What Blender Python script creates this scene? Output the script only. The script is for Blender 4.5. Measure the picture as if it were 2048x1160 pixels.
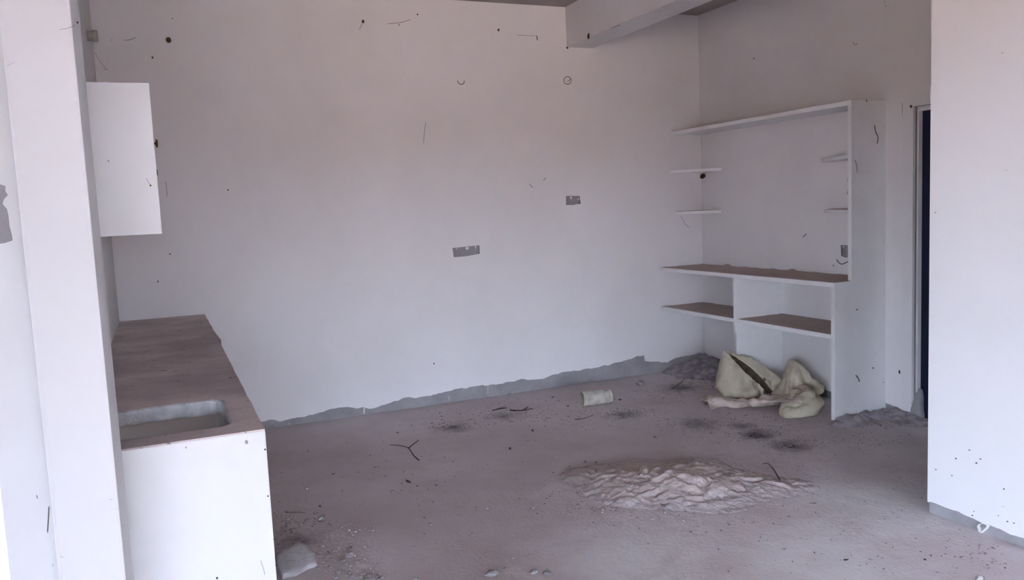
import bpy, bmesh, math, random
from mathutils import Vector, Matrix, noise
random.seed(7)
S = bpy.context.scene
for o in list(bpy.data.objects): bpy.data.objects.remove(o)
COL = S.collection

# ------------------------------------------------------------------ camera
F, YAW, PITCH, ROLL, H = 1616.7, .4083, .1023, .0448, 1.52
FW = Vector((math.sin(YAW)*math.cos(PITCH), math.cos(YAW)*math.cos(PITCH), -math.sin(PITCH)))
_r = Vector((math.cos(YAW), -math.sin(YAW), 0)); _u = _r.cross(FW)
RT = math.cos(ROLL)*_r - math.sin(ROLL)*_u
UP = math.sin(ROLL)*_r + math.cos(ROLL)*_u
EYE = Vector((0, 0, H))
cd = bpy.data.cameras.new('camera'); cam = bpy.data.objects.new('camera', cd); COL.objects.link(cam)
cd.sensor_fit = 'HORIZONTAL'; cd.sensor_width = 36; cd.lens = F/2048*36; cd.clip_start = .05; cd.clip_end = 400
cam.matrix_world = Matrix(((RT.x, UP.x, -FW.x, EYE.x), (RT.y, UP.y, -FW.y, EYE.y), (RT.z, UP.z, -FW.z, EYE.z), (0, 0, 0, 1)))
S.camera = cam

# ------------------------------------------------------------------ light
w = bpy.data.worlds.new('sky'); S.world = w; w.use_nodes = True
bg = w.node_tree.nodes['Background']
bg.inputs['Color'].default_value = (.66, .79, 1.0, 1); bg.inputs['Strength'].default_value = 1.0
sd = bpy.data.lights.new('sun', 'SUN'); sun = bpy.data.objects.new('sun', sd); COL.objects.link(sun)
sd.energy = 0.45; sd.color = (1, .93, .84); sd.angle = .01
sun.rotation_euler = (math.radians(-38), 0, math.radians(-8))         # stands high beyond the back wall, no direct sun indoors
vs = S.view_settings
vs.view_transform = 'Standard'; vs.look = 'None'; vs.gamma = 1; vs.use_curve_mapping = False
vs.exposure = 5.8

# ------------------------------------------------------------------ measures (metres)
D, XR, XL = 5.983, 4.473, -.285          # back wall, right wall, left wall
CEIL = 3.11
YE, XU, XLO, ZT, ZC, ZM = 3.98, 4.166, 4.015, 2.109, .933, .587   # shelf unit
YD, ZD = 3.764, 2.042                   # far door jamb, door head
XF, YF = 3.215, 2.618                   # near right wall and its far end
YC, XC, ZK = 2.544, .251, .874          # counter
YP, YP2, XP, XP0 = 2.2, 2.5, -.145, -.292
BACK = -13.                             # open end of the added, unseen hall behind the camera
XH = -7.0                               # left side of the added, unseen hall around the camera
PL = .014                               # plaster thickness

# ------------------------------------------------------------------ pixel helpers (2048 x 1160)
def ray(u, v): return FW + (u-1024)/F*RT - (v-580)/F*UP
def on(u, v, ax, val):
    d = ray(u, v); t = (val-EYE[ax])/d[ax]; return EYE + d*t
def onb(u, v): return on(u, v, 1, D)
def onr(u, v): return on(u, v, 0, XR)
def ong(u, v, z=0): return on(u, v, 2, z)

# ------------------------------------------------------------------ materials
MATS = {}
def mat(name, col, rough=.8, col2=None, scale=3., lo=.35, hi=.7, bump=.0, bscale=60., speck=None, speck_t=.72, speck_s=40., metal=0., detail=6., spec=.3, stretch=None, bdist=.01):
    m = bpy.data.materials.new(name); m.use_nodes = True; N = m.node_tree; nd = N.nodes; L = N.links
    b = nd['Principled BSDF']; b.inputs['Roughness'].default_value = rough; b.inputs['Metallic'].default_value = metal
    b.inputs['Specular IOR Level'].default_value = spec
    geo = nd.new('ShaderNodeNewGeometry'); vec = geo.outputs['Position']
    if stretch:
        mp = nd.new('ShaderNodeMapping'); mp.inputs['Scale'].default_value = stretch; L.new(vec, mp.inputs['Vector']); vec = mp.outputs['Vector']
    cur = None
    def noi(s, det=detail, rg=.6):
        n = nd.new('ShaderNodeTexNoise'); n.inputs['Scale'].default_value = s; n.inputs['Detail'].default_value = det; n.inputs['Roughness'].default_value = rg
        L.new(vec, n.inputs['Vector']); return n.outputs['Fac']
    def mixc(fac, a, c):
        x = nd.new('ShaderNodeMix'); x.data_type = 'RGBA'
        L.new(fac, x.inputs['Factor'])
        for s, val in ((6, a), (7, c)):
            if hasattr(val, 'node'): L.new(val, x.inputs[s])
            else: x.inputs[s].default_value = (*val, 1)
        return x.outputs[2]
    def ramp(fac, a, c):
        r = nd.new('ShaderNodeMapRange'); r.inputs[1].default_value = a; r.inputs[2].default_value = c; L.new(fac, r.inputs[0]); return r.outputs[0]
    cur = col
    if col2: cur = mixc(ramp(noi(scale), lo, hi), cur, col2)
    if speck: cur = mixc(ramp(noi(speck_s, 3), speck_t, speck_t+.06), cur, speck)
    if hasattr(cur, 'node'): L.new(cur, b.inputs['Base Color'])
    else: b.inputs['Base Color'].default_value = (*cur, 1)
    if bump:
        bp = nd.new('ShaderNodeBump'); bp.inputs['Strength'].default_value = bump; bp.inputs['Distance'].default_value = bdist
        L.new(noi(bscale, 8), bp.inputs['Height']); L.new(bp.outputs['Normal'], b.inputs['Normal'])
    m['b'] = 1
    MATS[name] = (m, mixc, ramp, noi, cur)
    return m
paint = mat('wall_paint', (.83, .81, .82), .75, (.76, .735, .735), 1.1, .38, .72, .08, 25)
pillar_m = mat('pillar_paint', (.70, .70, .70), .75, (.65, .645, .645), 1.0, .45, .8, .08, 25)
paint_near = mat('near_wall_paint', (.80, .79, .80), .75, (.75, .74, .75), 1.0, .45, .8, .08, 25)
board = mat('white_board', (.88, .88, .89), .6, (.82, .81, .82), 4, .4, .8, .04, 40)
cab_white = mat('cabinet_white', (.77, .77, .77), .5, (.72, .71, .70), 3, .45, .8, .02, 40)
cement = mat('bare_cement', (.36, .345, .36), .95, (.27, .255, .265), 6, .35, .7, .5, 60)
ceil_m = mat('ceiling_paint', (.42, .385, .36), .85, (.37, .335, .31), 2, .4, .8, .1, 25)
dust = mat('brown_dust', (.56, .455, .41), 1., (.48, .385, .345), 14, .3, .7, .4, 120, spec=.1)
counter_top = mat('dusty_slab', (.72, .62, .60), .9, (.50, .43, .44), 2.2, .38, .62, .35, 45, speck=(.14, .12, .13), speck_t=.66, speck_s=22, stretch=(1, 1.25, 1))
broken = mat('broken_mortar', (.62, .62, .64), .95, (.42, .42, .44), 18, .4, .65, .7, 70)
mark_m = mat('dark_mark', (.12, .10, .10), .95)
web_m = mat('faint_mark', (.36, .325, .33), .95)
hole_m = mat('rust_hole', (.03, .022, .015), .95, (.08, .06, .03), 80)
chalk = mat('white_chalk', (.8, .8, .77), .9)
door_m = mat('navy_door', (.008, .013, .045), .45, (.006, .008, .022), 3, .4, .8)
sand_m = mat('pale_sand', (.60, .51, .485), 1., (.52, .44, .43), 7, .38, .66, .6, 70, spec=.1)
rubble_m = mat('grey_rubble', (.44, .395, .42), 1., (.24, .205, .22), 14, .4, .62, .8, 50, spec=.1)
stone_m = mat('grey_stone', (.33, .305, .315), .95, (.23, .21, .22), 30, .4, .7, .4, 90)
stone_pale = mat('pale_stone', (.44, .415, .41), .9, (.34, .32, .32), 30, .4, .7, .3, 90)
slab_m = mat('concrete_lump', (.56, .54, .56), .95, (.44, .42, .435), 12, .4, .7, .5, 60)
twig_m = mat('dry_twig', (.06, .045, .042), .95)
grit_m = mat('dark_grit', (.15, .12, .125), 1., (.25, .21, .21), 20, spec=.1)
leaf_m = mat('dry_leaf', (.11, .075, .058), .9, (.06, .042, .04), 40)
pvc = mat('dirty_cream_pvc', (.55, .52, .45), .6, (.36, .33, .30), 12, .42, .66, .1, 60)
sack_m = mat('cream_sack', (.56, .505, .39), .6, (.36, .30, .23), 6, .48, .68)
sack_i = mat('sack_inside', (.10, .075, .05), .9, (.06, .045, .03), 20)  # inner dirt and the mouth's shadow both put into this dark brown
sack_d = mat('dirty_sack', (.62, .53, .46), .8, (.46, .38, .335), 11, .38, .68)
nest_m = mat('mud_nest', (.06, .045, .018), 1., bump=.5)
earth = mat('red_earth', (.33, .195, .10), 1., (.28, .165, .085), .6)
bound = mat('brown_brick', (.09, .058, .04), 1., (.075, .048, .034), .8)
metal_m = mat('box_metal', (.30, .30, .32), .6, (.2, .2, .21), 40, metal=.3)

# floor: cement screed under dust, with dark soot stains and painted-in light
floor_m = mat('dusty_floor', (.65, .585, .605), .95, (.54, .46, .468), 1.1, .36, .66, .35, 45, speck=(.36, .31, .32), speck_t=.68, speck_s=30, spec=.15)
def floor_stains_and_light():
    m, mixc, ramp, noi, cur = MATS['dusty_floor']
    N = m.node_tree; nd = N.nodes; L = N.links; b = nd['Principled BSDF']
    geo = nd.new('ShaderNodeNewGeometry')
    def blob(p, r, soft, colr, cur, sc, amt, stretch=(1, 1, 1)):
        v = nd.new('ShaderNodeVectorMath'); v.operation = 'SUBTRACT'; L.new(geo.outputs['Position'], v.inputs[0]); v.inputs[1].default_value = (p[0], p[1], 0)
        v2 = nd.new('ShaderNodeVectorMath'); v2.operation = 'MULTIPLY'; L.new(v.outputs[0], v2.inputs[0]); v2.inputs[1].default_value = stretch
        ln = nd.new('ShaderNodeVectorMath'); ln.operation = 'LENGTH'; L.new(v2.outputs[0], ln.inputs[0])
        fall = nd.new('ShaderNodeMapRange'); L.new(ln.outputs['Value'], fall.inputs[0])
        fall.inputs[1].default_value = r; fall.inputs[2].default_value = r*soft; fall.inputs[3].default_value = 0; fall.inputs[4].default_value = 1
        n = noi(sc, 7, .65)
        a = nd.new('ShaderNodeMath'); a.operation = 'MULTIPLY_ADD'; L.new(n, a.inputs[0]); a.inputs[1].default_value = 1.6; a.inputs[2].default_value = -.75
        s = nd.new('ShaderNodeMath'); s.operation = 'ADD'; L.new(a.outputs[0], s.inputs[0]); L.new(fall.outputs[0], s.inputs[1])
        q = ramp(s.outputs[0], .5, 1.15)
        g = nd.new('ShaderNodeMath'); g.operation = 'MULTIPLY'; L.new(q, g.inputs[0]); L.new(fall.outputs[0], g.inputs[1])
        g2 = nd.new('ShaderNodeMath'); g2.operation = 'MULTIPLY'; L.new(g.outputs[0], g2.inputs[0]); g2.inputs[1].default_value = amt; g2.use_clamp = True
        return mixc(g2.outputs[0], cur, colr)
    soot = (.075, .07, .08)
    for (u, v, r, sf, sc, am) in [(1515, 868, .26, .1, 9, 1.3), (1580, 890, .24, .1, 10, 1.2), (1390, 845, .30, .1, 10, .7), (1480, 850, .2, .1, 12, .8),
                                 (905, 855, .3, .05, 9, .9), (1010, 830, .3, .05, 9, .7), (1360, 775, .4, .1, 9, .8), (1250, 830, .3, .1, 12, .7), (600, 1080, .25, .1, 14, .6), (1740, 830, .3, .1, 12, .6)]:
        p = ong(u, v); cur = blob(p, r, sf, soot, cur, sc, am)
    for (u, v, r) in [(1250, 1120, .9), (1750, 1000, .9), (1650, 1120, .8)]:
        p = ong(u, v); cur = blob(p, r, .2, (.74, .72, .735), cur, 3, .8)  # paler colour painted in for the stronger daylight on the near floor
    L.new(cur, b.inputs['Base Color'])
floor_stains_and_light()
def sand_edge():
    m, mixc, ramp, noi, cur = MATS['pale_sand']; N = m.node_tree; nd = N.nodes; L = N.links
    geo = nd.new('ShaderNodeNewGeometry'); sx = nd.new('ShaderNodeSeparateXYZ'); L.new(geo.outputs['Position'], sx.inputs[0])
    a = nd.new('ShaderNodeMath'); a.operation = 'MULTIPLY_ADD'; L.new(noi(9, 5), a.inputs[0]); a.inputs[1].default_value = .06; L.new(sx.outputs['Z'], a.inputs[2])
    L.new(mixc(ramp(a.outputs[0], .030, .060), (.52, .46, .47), cur), nd['Principled BSDF'].inputs['Base Color'])
sand_edge()

# ------------------------------------------------------------------ object helpers
def tag(o, label=None, cat=None, group=None, kind=None):
    if label: o['label'] = label
    if cat: o['category'] = cat
    if group: o['group'] = group
    if kind: o['kind'] = kind
    return o
def link(name, me, m, parent=None, smooth=False):
    if m is not None and not me.materials: me.materials.append(m)
    o = bpy.data.objects.new(name, me); COL.objects.link(o)
    if parent is not None:
        o.parent = parent
        if parent.type == 'EMPTY': o.matrix_parent_inverse = Matrix.Translation(parent.location).inverted()
    if smooth:
        for p in me.polygons: p.use_smooth = True
    return o
def mesh(name, vs_, fs): 
    me = bpy.data.meshes.new(name); me.from_pydata([tuple(v) for v in vs_], [], fs); me.update(); return me
def obj_bm(name, bm, m, parent=None, smooth=False):
    bmesh.ops.recalc_face_normals(bm, faces=bm.faces)
    me = bpy.data.meshes.new(name); bm.to_mesh(me); bm.free(); return link(name, me, m, parent, smooth)
def thing(name, loc, label, cat, group=None, kind=None):
    o = bpy.data.objects.new(name, None); COL.objects.link(o); o.location = loc; o.empty_display_size = .1
    return tag(o, label, cat, group, kind)
def box_bm(x0, x1, y0, y1, z0, z1, bev=0., bm=None):
    own = bm is None
    if own: bm = bmesh.new()
    r = bmesh.ops.create_cube(bm, size=1)
    for v in r['verts']: v.co = Vector(((x0+x1)/2+v.co.x*(x1-x0), (y0+y1)/2+v.co.y*(y1-y0), (z0+z1)/2+v.co.z*(z1-z0)))
    if bev:
        es = [e for e in bm.edges if e.verts[0] in r['verts'] and e.verts[1] in r['verts']]
        bmesh.ops.bevel(bm, geom=es, offset=bev, segments=2, affect='EDGES', profile=.7)
    return bm
def box(name, x0, x1, y0, y1, z0, z1, m, parent=None, bev=.0):
    return obj_bm(name, box_bm(min(x0, x1), max(x0, x1), min(y0, y1), max(y0, y1), min(z0, z1), max(z0, z1), bev), m, parent)
def struct(o, label=None): o['kind'] = 'structure'; return tag(o, label) if label else o
def layer(name, loops, to3, nrm, t, m, parent=None):
    """flat polygon with holes (2-D loops), mapped by to3 and given thickness t along -nrm"""
    bm = bmesh.new(); eds = []; n = Vector(nrm)
    for lp in loops:
        vv = [bm.verts.new(to3(*q)) for q in lp]
        eds += [bm.edges.new((vv[i], vv[(i+1) % len(vv)])) for i in range(len(vv))]
    bmesh.ops.triangle_fill(bm, use_beauty=True, use_dissolve=False, edges=eds, normal=n)
    bmesh.ops.recalc_face_normals(bm, faces=bm.faces)
    if bm.faces and sum((f.normal*f.calc_area() for f in bm.faces), Vector()).dot(n) < 0:
        bmesh.ops.reverse_faces(bm, faces=bm.faces)
    ret = bmesh.ops.extrude_face_region(bm, geom=list(bm.faces))
    for v in [g for g in ret['geom'] if isinstance(g, bmesh.types.BMVert)]: pass
    newv = [g for g in ret['geom'] if isinstance(g, bmesh.types.BMVert)]
    for v in newv: v.co = v.co - n*t
    return obj_bm(name, bm, m, parent)
def rag(pts, amp, step=.02, seed=0.):
    """roughen a 2-D polyline"""
    out = []
    for i in range(len(pts)-1):
        a, b = Vector(pts[i]), Vector(pts[i+1]); k = max(1, int((b-a).length/step))
        for j in range(k):
            q = a.lerp(b, j/k); d = amp*noise.fractal(Vector((q.x*14, q.y*14, seed)), 1., 2., 4); out.append((q.x+d*.4, q.y+d))
    out.append(tuple(pts[-1])); return out
def ribbon(name, pts, width, nrm, m, parent, lift=.0012):
    """a thin mark lying on a surface; pts 3-D"""
    n = Vector(nrm); vsx = []; fs = []
    for i, p in enumerate(pts):
        a = pts[max(0, i-1)]; b = pts[min(len(pts)-1, i+1)]; t = (b-a).normalized(); s = n.cross(t).normalized()
        k = width*(.35 if i in (0, len(pts)-1) else 1)/2
        vsx += [p+n*lift+s*k, p+n*lift-s*k, p+s*k-n*.001, p-s*k-n*.001]
    for i in range(len(pts)-1):
        q = i*4
        fs += [(q, q+1, q+5, q+4), (q, q+4, q+6, q+2), (q+1, q+3, q+7, q+5)]
    return link(name, mesh(name, vsx, fs), m, parent)
def spot(name, p, r, nrm, m, parent, rz=1.3, lift=.002):
    n = Vector(nrm); s = n.cross(Vector((0, 0, 1)))
    s = s.normalized() if s.length > .1 else Vector((1, 0, 0)); t = n.cross(s)
    k = 9; vv = [p+n*lift*2]; ph = random.random()*6
    for i in range(k):
        a = i*2*math.pi/k; q = r*(1+.18*math.sin(2*a+ph)); vv.append(p+n*lift+s*math.cos(a)*q+t*math.sin(a)*q*rz)
    for i in range(k):
        a = i*2*math.pi/k; q = r*1.1; vv.append(p-n*.001+s*math.cos(a)*q+t*math.sin(a)*q*rz)
    fs = [(0, 1+i, 1+(i+1) % k) for i in range(k)] + [(1+i, 1+k+i, 1+k+(i+1) % k, 1+(i+1) % k) for i in range(k)]
    return link(name, mesh(name, vv, fs), m, parent)
def tube_mesh(name, pts, rad, k=6, caps=True):
    pts = [Vector(p) for p in pts]; vv = []; fs = []; up = Vector((.3, .2, 1)).normalized()
    for i, p in enumerate(pts):
        t = (pts[min(i+1, len(pts)-1)]-pts[max(i-1, 0)]).normalized(); s = t.cross(up)
        s = s.normalized() if s.length > 1e-3 else Vector((1, 0, 0)); q = s.cross(t)
        r = rad[i] if isinstance(rad, (list, tuple)) else rad
        vv += [p+(s*math.cos(a)+q*math.sin(a))*r for a in [j*2*math.pi/k for j in range(k)]]
    for i in range(len(pts)-1):
        for j in range(k): fs.append((i*k+j, i*k+(j+1) % k, (i+1)*k+(j+1) % k, (i+1)*k+j))
    if caps: fs += [tuple(range(k))[::-1], tuple((len(pts)-1)*k+j for j in range(k))]
    return mesh(name, vv, fs)
def spline(pts, n):
    """Catmull-Rom through Vectors"""
    P = [pts[0]]+list(pts)+[pts[-1]]; out = []
    for i in range(1, len(P)-2):
        for j in range(n):
            t = j/n; a, b, c, d = P[i-1], P[i], P[i+1], P[i+2]
            out.append(.5*((2*b)+(c-a)*t+(2*a-5*b+4*c-d)*t*t+(3*b-a-3*c+d)*t**3))
    out.append(P[-2]); return out

# ================================================================== STRUCTURE
struct(box('ground', -60, 60, -60, 60, -.45, -.30, earth), 'bare reddish earth outside the building')
for b, lb in (((-45, 45, -45.3, -45), 'behind the camera'), ((-45.3, -45, -45, 30), 'on the left')):
    struct(box('added_boundary_wall', *b, -.4, 4.4, bound), 'added brown boundary wall screening low sky far outside ' + lb)  # unseen walls added to cut off the low sky
# floor: grid with slight unevenness
def floor_z(x, y):
    n = noise.fractal(Vector((x*1.7, y*1.7, 3.1)), 1., 2., 4)*.006 + noise.fractal(Vector((x*14, y*14, 1.)), 1., 2., 3)*.0016
    return min(.004, n-.004)
def make_floor():
    xs = [XH+i*.25 for i in range(26)]+[-.5+i*.025 for i in range(int((4.75+.5)/.025)+1)]; ys = [BACK+i*.25 for i in range(58)]+[1.5+i*.025 for i in range(int((D+.05-1.5)/.025)+2)]
    nx = len(xs); vv = [(x, y, floor_z(x, y)) for y in ys for x in xs]
    fs = [(j*nx+i, j*nx+i+1, (j+1)*nx+i+1, (j+1)*nx+i) for j in range(len(ys)-1) for i in range(nx-1)]
    b = len(vv); x0, x1, y0, y1 = xs[0], xs[-1], ys[0], ys[-1]
    vv += [(x0, y0, -.3), (x1, y0, -.3), (x1, y1, -.3), (x0, y1, -.3)]
    fs += [(b+3, b+2, b+1, b), tuple(range(nx))[::-1]+(b, b+1)]
    fs += [tuple(j*nx for j in range(len(ys)))+(b+3, b), tuple(j*nx+nx-1 for j in range(len(ys)))[::-1]+(b+1, b+2)]
    o = link('floor', mesh('floor', vv, fs), floor_m, None, True); return struct(o, 'dusty grey cement floor strewn with dirt')
floor = make_floor()
struct(box('ceiling', XH-.2, 4.9, BACK-.2, D+.2, CEIL, CEIL+.15, ceil_m), 'off-white concrete ceiling slab')

# --- back wall: cement core and plaster coat ending in a ragged lower edge
wb = box('wall_back', XL-.12, XR+.2, D+PL, D+.2, -.02, CEIL, cement); struct(wb, 'long white plastered back wall with bare cement strip along its foot')
edge_px = [(529, 843), (546, 838), (562, 842), (585, 838), (609, 834), (625, 830), (645, 824), (661, 818), (682, 815), (705, 815), (731, 817), (754, 815), (778, 807), (806, 796), (829, 796), (850, 793),
           (871, 789), (904, 781), (949, 773), (998, 767), (1040, 760), (1064, 757), (1086, 758), (1107, 749), (1150, 742), (1204, 732), (1247, 722), (1275, 713), (1288, 709), (1290, 723), (1335, 725), (1352, 715), (1376, 712), (1400, 706)]
lo = [(onb(u, v).x, onb(u, v).z) for u, v in edge_px]
lo = [(XL-.1, .06), (.2, .06)] + lo + [(XR+.02, .10)]
lo = rag(lo, .012, .015)
def hole(px, plane):
    return [((plane(u, v).x if plane is onb else plane(u, v).y), plane(u, v).z) for u, v in px]
box1_px = [(905, 496), (935, 493), (959, 490.5), (959.5, 507.5), (945, 510), (932, 512.5), (907.5, 514.5)]
box2_px = [(1132, 392), (1159.5, 392), (1161.5, 408), (1151, 408.5), (1148, 410), (1132, 410)]
loop = lo + [(XR+.02, CEIL), (XL-.1, CEIL)]
wbp = layer('plaster', [loop, hole(box1_px, onb), hole(box2_px, onb)], lambda a, z: Vector((a, D, z)), (0, -1, 0), PL, paint, wb)

# --- left wall
wl = box('wall_left', XL-.125, XL, 2.3, D+.2, -.02, CEIL, pillar_m); struct(wl, 'white plastered left wall behind the counter')
pil = box('pillar', XP0, XP, YP, YP2, -.01, CEIL, pillar_m, None, .008); struct(pil, 'white plastered pillar at the left edge')

# --- right wall with the door opening
YD0 = YD-.88
wr = thing('wall_right', (XR, 4.9, 0), 'white plastered right wall carrying the shelves and the door', 'wall'); wr['kind'] = 'structure'
del wr['category']
box('wall_core', XR+PL, XR+.2, YD, D+.05, -.02, CEIL, cement, wr)
box('wall_core', XR+PL, XR+.2, BACK, YD0, -.02, CEIL, cement, wr)
box('wall_core', XR+PL, XR+.2, YD0, YD, ZD, CEIL, cement, wr)
bx3_px = [(1681, 490), (1706, 491), (1706, 516), (1690, 515), (1682, 512)]
bx4_px = [(1694.5, 357), (1708, 356), (1708, 391), (1694, 389), (1696, 372)]
rl = rag([(D+.01, .11), (5.4, .08), (5.0, .05), (YE+.03, .05), (YE, .075), (3.9, .06), (YD, .05)], .012, .015, 4.)
loopr = [(BACK, .06), (YD0, .06), (YD0, ZD), (YD, ZD)] + rl[::-1] + [(D+.01, CEIL), (BACK, CEIL)]
wrp = layer('plaster', [loopr, hole(bx3_px, onr), hole(bx4_px, onr)], lambda a, z: Vector((XR, a, z)), (-1, 0, 0), PL, paint, wr)
# --- near right wall
wf = box('wall_front_right', XF+PL, XF+.2, BACK, YF, -.02, CEIL, cement); struct(wf, 'bright white plastered wall at the right edge, nearest the camera')
sk = [(1856, 1003), (1868, 1006), (1880, 1010), (1900, 1018), (1918, 1025), (1935, 1034), (1948, 1038), (1960, 1043), (1975, 1047), (2000, 1058), (2020, 1068), (2048, 1077)]
lf = [(on(u, v, 0, XF).y, on(u, v, 0, XF).z) for u, v in sk]
lf = rag(lf + [(1.4, .085), (0., .09), (BACK, .09)], .005, .012, 9.)
lf[0] = (YF+.0, lf[0][1])
wfp = layer('plaster', [lf + [(BACK, CEIL), (YF, CEIL)]], lambda a, z: Vector((XF, a, z)), (-1, 0, 0), PL, paint_near, wf)
box('plaster', XF+PL, XF+.2, YF, YF+.010, .045, CEIL, paint_near, wf)
# --- ceiling beams
bm_ = box('beam', 3.169, 3.419, 1., D+.05, 2.793, CEIL+.02, paint, None, .012); struct(bm_, 'white concrete ceiling beam running away to the back wall')
# unseen hall beams and walls, added to shape daylight from behind and the left
struct(box('added_lintel', XH, 4.7, BACK-.2, BACK, 2.95, CEIL, paint_near), 'added concrete beam over the open front of the unseen hall')
struct(box('added_lintel', XH-.2, XH, -7., -1.8, 2.7, CEIL, paint_near), 'added concrete beam over the wide side opening of the unseen hall')
struct(box('wall_added_hall_left', XH-.2, XH, BACK-.2, -7., -.3, CEIL, cement), 'added bare cement left wall of the unseen hall')
struct(box('wall_added_hall_corner', XH-.2, XH, -1.8, 2.42, -.3, CEIL, cement), 'short added bare cement wall by the unseen hall corner')
struct(box('added_lintel', -.8, XL-.125, 2.3, 2.42, 2.1, CEIL, paint_near), 'added concrete beam over the side opening left of the pillar')
struct(box('wall_added_front_left', XH, -.8, 2.3, 2.42, -.02, CEIL, cement), 'added bare cement wall left of the side opening')
struct(box('wall_added_pier', -.95, -.8, .8, 2.3, -.02, CEIL, cement), 'added bare cement pier wall keeping side light off the pillar')  # unseen pier added to block left-side daylight from the pillar
struct(box('wall_corridor', XF+.2, XR+.2, -1.65, -1.5, -.02, CEIL, paint_near), 'plastered end wall of the side passage')

# --- door
tr = layer('trim_1', [[(3.845, .05), (3.845, ZD+.075), (YD0-.07, ZD+.075), (YD0-.07, .05), (YD0, .05), (YD0, ZD), (YD, ZD), (YD, .05)]], lambda a, z: Vector((XR-.006, a, z)), (-1, 0, 0), .006, paint_near)
struct(tr, 'white plaster band around the door opening')
jb = layer('trim_2', [[(YD, 0), (YD, ZD), (YD0, ZD), (YD0, 0), (YD0+.03, 0), (YD0+.03, ZD-.03), (YD-.012, ZD-.03), (YD-.012, 0)]], lambda a, z: Vector((XR+.03, a, z)), (-1, 0, 0), .12, paint_near)
struct(jb, 'pale door frame set in the wall')
dr = thing('door_1', (XR+.11, (YD+YD0)/2, 0), 'dark navy blue door in the right wall', 'door'); dr['kind'] = 'structure'; del dr['category']
box('door_leaf', XR+.062, XR+.10, YD0+.03, YD-.012, .01, ZD-.03, door_m, dr, .003)
for z0, z1 in ((.18, .92), (1.06, 1.88)):
    box('door_panel', XR+.055, XR+.064, YD0+.15, YD-.12, z0, z1, door_m, dr, .004)
hb = tube_mesh('door_handle', [(XR+.062, YD0+.09, 1.0), (XR+.02, YD0+.09, 1.0), (XR+.02, YD0+.12, 1.0), (XR+.02, YD0+.21, 1.0)], .009, 8); link('door_handle', hb, metal_m, dr, True)
# bare cement patch at the foot of the jamb
def lump(name, c, rx, ry, rz, m, parent=None, seed=0., sub=3, amp=.35, fr=9.):
    bm = bmesh.new(); bmesh.ops.create_icosphere(bm, subdivisions=sub, radius=1)
    for v in bm.verts:
        d = v.co.normalized(); k = 1+amp*noise.fractal(d*1.3+Vector((seed, seed*.7, 1)), 1., 2., 3)
        v.co = Vector((c[0]+d.x*rx*k, c[1]+d.y*ry*k, c[2]+d.z*rz*k))
    return obj_bm(name, bm, m, parent, True)
lump('cement_patch', (XR+.045, YD-.005, .03), .05, .045, .17, cement, wr, 2.)

# ================================================================== BUILT-IN SHELF UNIT
su = thing('shelf_unit', (4.25, 5., 0), 'white built-in shelf unit with brown dusty boards fixed to the right wall', 'shelf')
T = .03
pan = [(XLO, .0), (XR, .0), (XR, ZT), (XU, ZT), (XU, ZC), (XLO, ZC)]
layer('side_panel', [[(XLO, .012), (XR+.005, .012), (XR+.005, ZT), (XU, ZT), (XU, ZC-.002), (XLO, ZC-.002)]], lambda a, z: Vector((a, YE, z)), (0, -1, 0), T, board, su)
box('top_board', XU, XR+.005, YE+T, D+.005, ZT-T, ZT, board, su, .002)
box('worktop', XLO-.004, XR+.005, YE+.001, D+.005, ZC-T, ZC, board, su, .002)
YV = 4.973
box('mid_shelf', XLO, XR+.005, YV+.025, D+.005, ZM-T, ZM, board, su, .002)
box('mid_shelf', XLO, XR+.005, YE+T, YV, ZM-T, ZM, board, su, .002)
box('divider', XLO-.002, XR+.005, YV, YV+.025, ZM-.11, ZC-T, board, su, .002)
box('divider', XLO+.012, XR+.005, YV+.004, YV+.021, .0, ZM-.11, board, su)
def dust_sheet(name, x0, x1, y0, y1, z, parent, m=dust, h=.005, seed=0., pile=.0):
    nx, ny = max(4, int((x1-x0)/.02)), max(4, int((y1-y0)/.02)); vv = []; fs = []
    for j in range(ny+1):
        for i in range(nx+1):
            x = x0+(x1-x0)*i/nx; y = y0+(y1-y0)*j/ny; e = min(i, j, nx-i, ny-j)
            jx = .006*noise.noise(Vector((x*20, y*20, seed)))
            zz = z-.001 if e == 0 else z+h*(.6+.5*noise.fractal(Vector((x*18, y*18, seed)), 1., 2., 3))
            if pile and e and i > nx-4: zz += pile*max(0, noise.noise(Vector((y*9, seed, 2.))))*(i-nx+4)/4
            vv.append((x+(jx if i == 0 else 0), y, zz))
    n = nx+1
    fs = [(j*n+i, j*n+i+1, (j+1)*n+i+1, (j+1)*n+i) for j in range(ny) for i in range(nx)]
    return link(name, mesh(name, vv, fs), m, parent, True)
dust_sheet('dust_layer', XLO+.004, XR, YE+.004, D, ZC, su, seed=1., pile=.03)
dust_sheet('dust_layer', XLO+.006, XR, YV+.027, D, ZM, su, seed=2., pile=.01)
dust_sheet('dust_layer', XLO+.006, XR, YE+T+.002, YV-.002, ZM, su, seed=3., pile=.02)
def tri_shelf(p, z, t=.024):
    layer('corner_shelf', [p], lambda a, b: Vector((a, b, z)), (0, 0, 1), t, board, su)
tri_shelf([(4.144, D+.004), (XR+.004, D+.004), (XR+.004, 5.69), (4.45, 5.70)], 1.775)
tri_shelf([(4.18, D+.004), (XR+.004, D+.004), (XR+.004, 5.71), (4.45, 5.72)], 1.413)
tri_shelf([(XU, YE+T), (XR+.004, YE+T), (XR+.004, 4.551), (4.45, 4.53)], 1.763)
tri_shelf([(XU, YE+T), (XR+.004, YE+T), (XR+.004, 4.529), (4.45, 4.51)], 1.400)
for z, q in ((1.413, [(4.20, D), (XR, D), (XR, 5.74)]), (1.400, [(XU+.03, YE+T), (XR, YE+T), (XR, 4.49)])):
    layer('dust_layer', [q], lambda a, b: Vector((a, b, z+.005)), (0, 0, 1), .005, dust, su)

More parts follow.
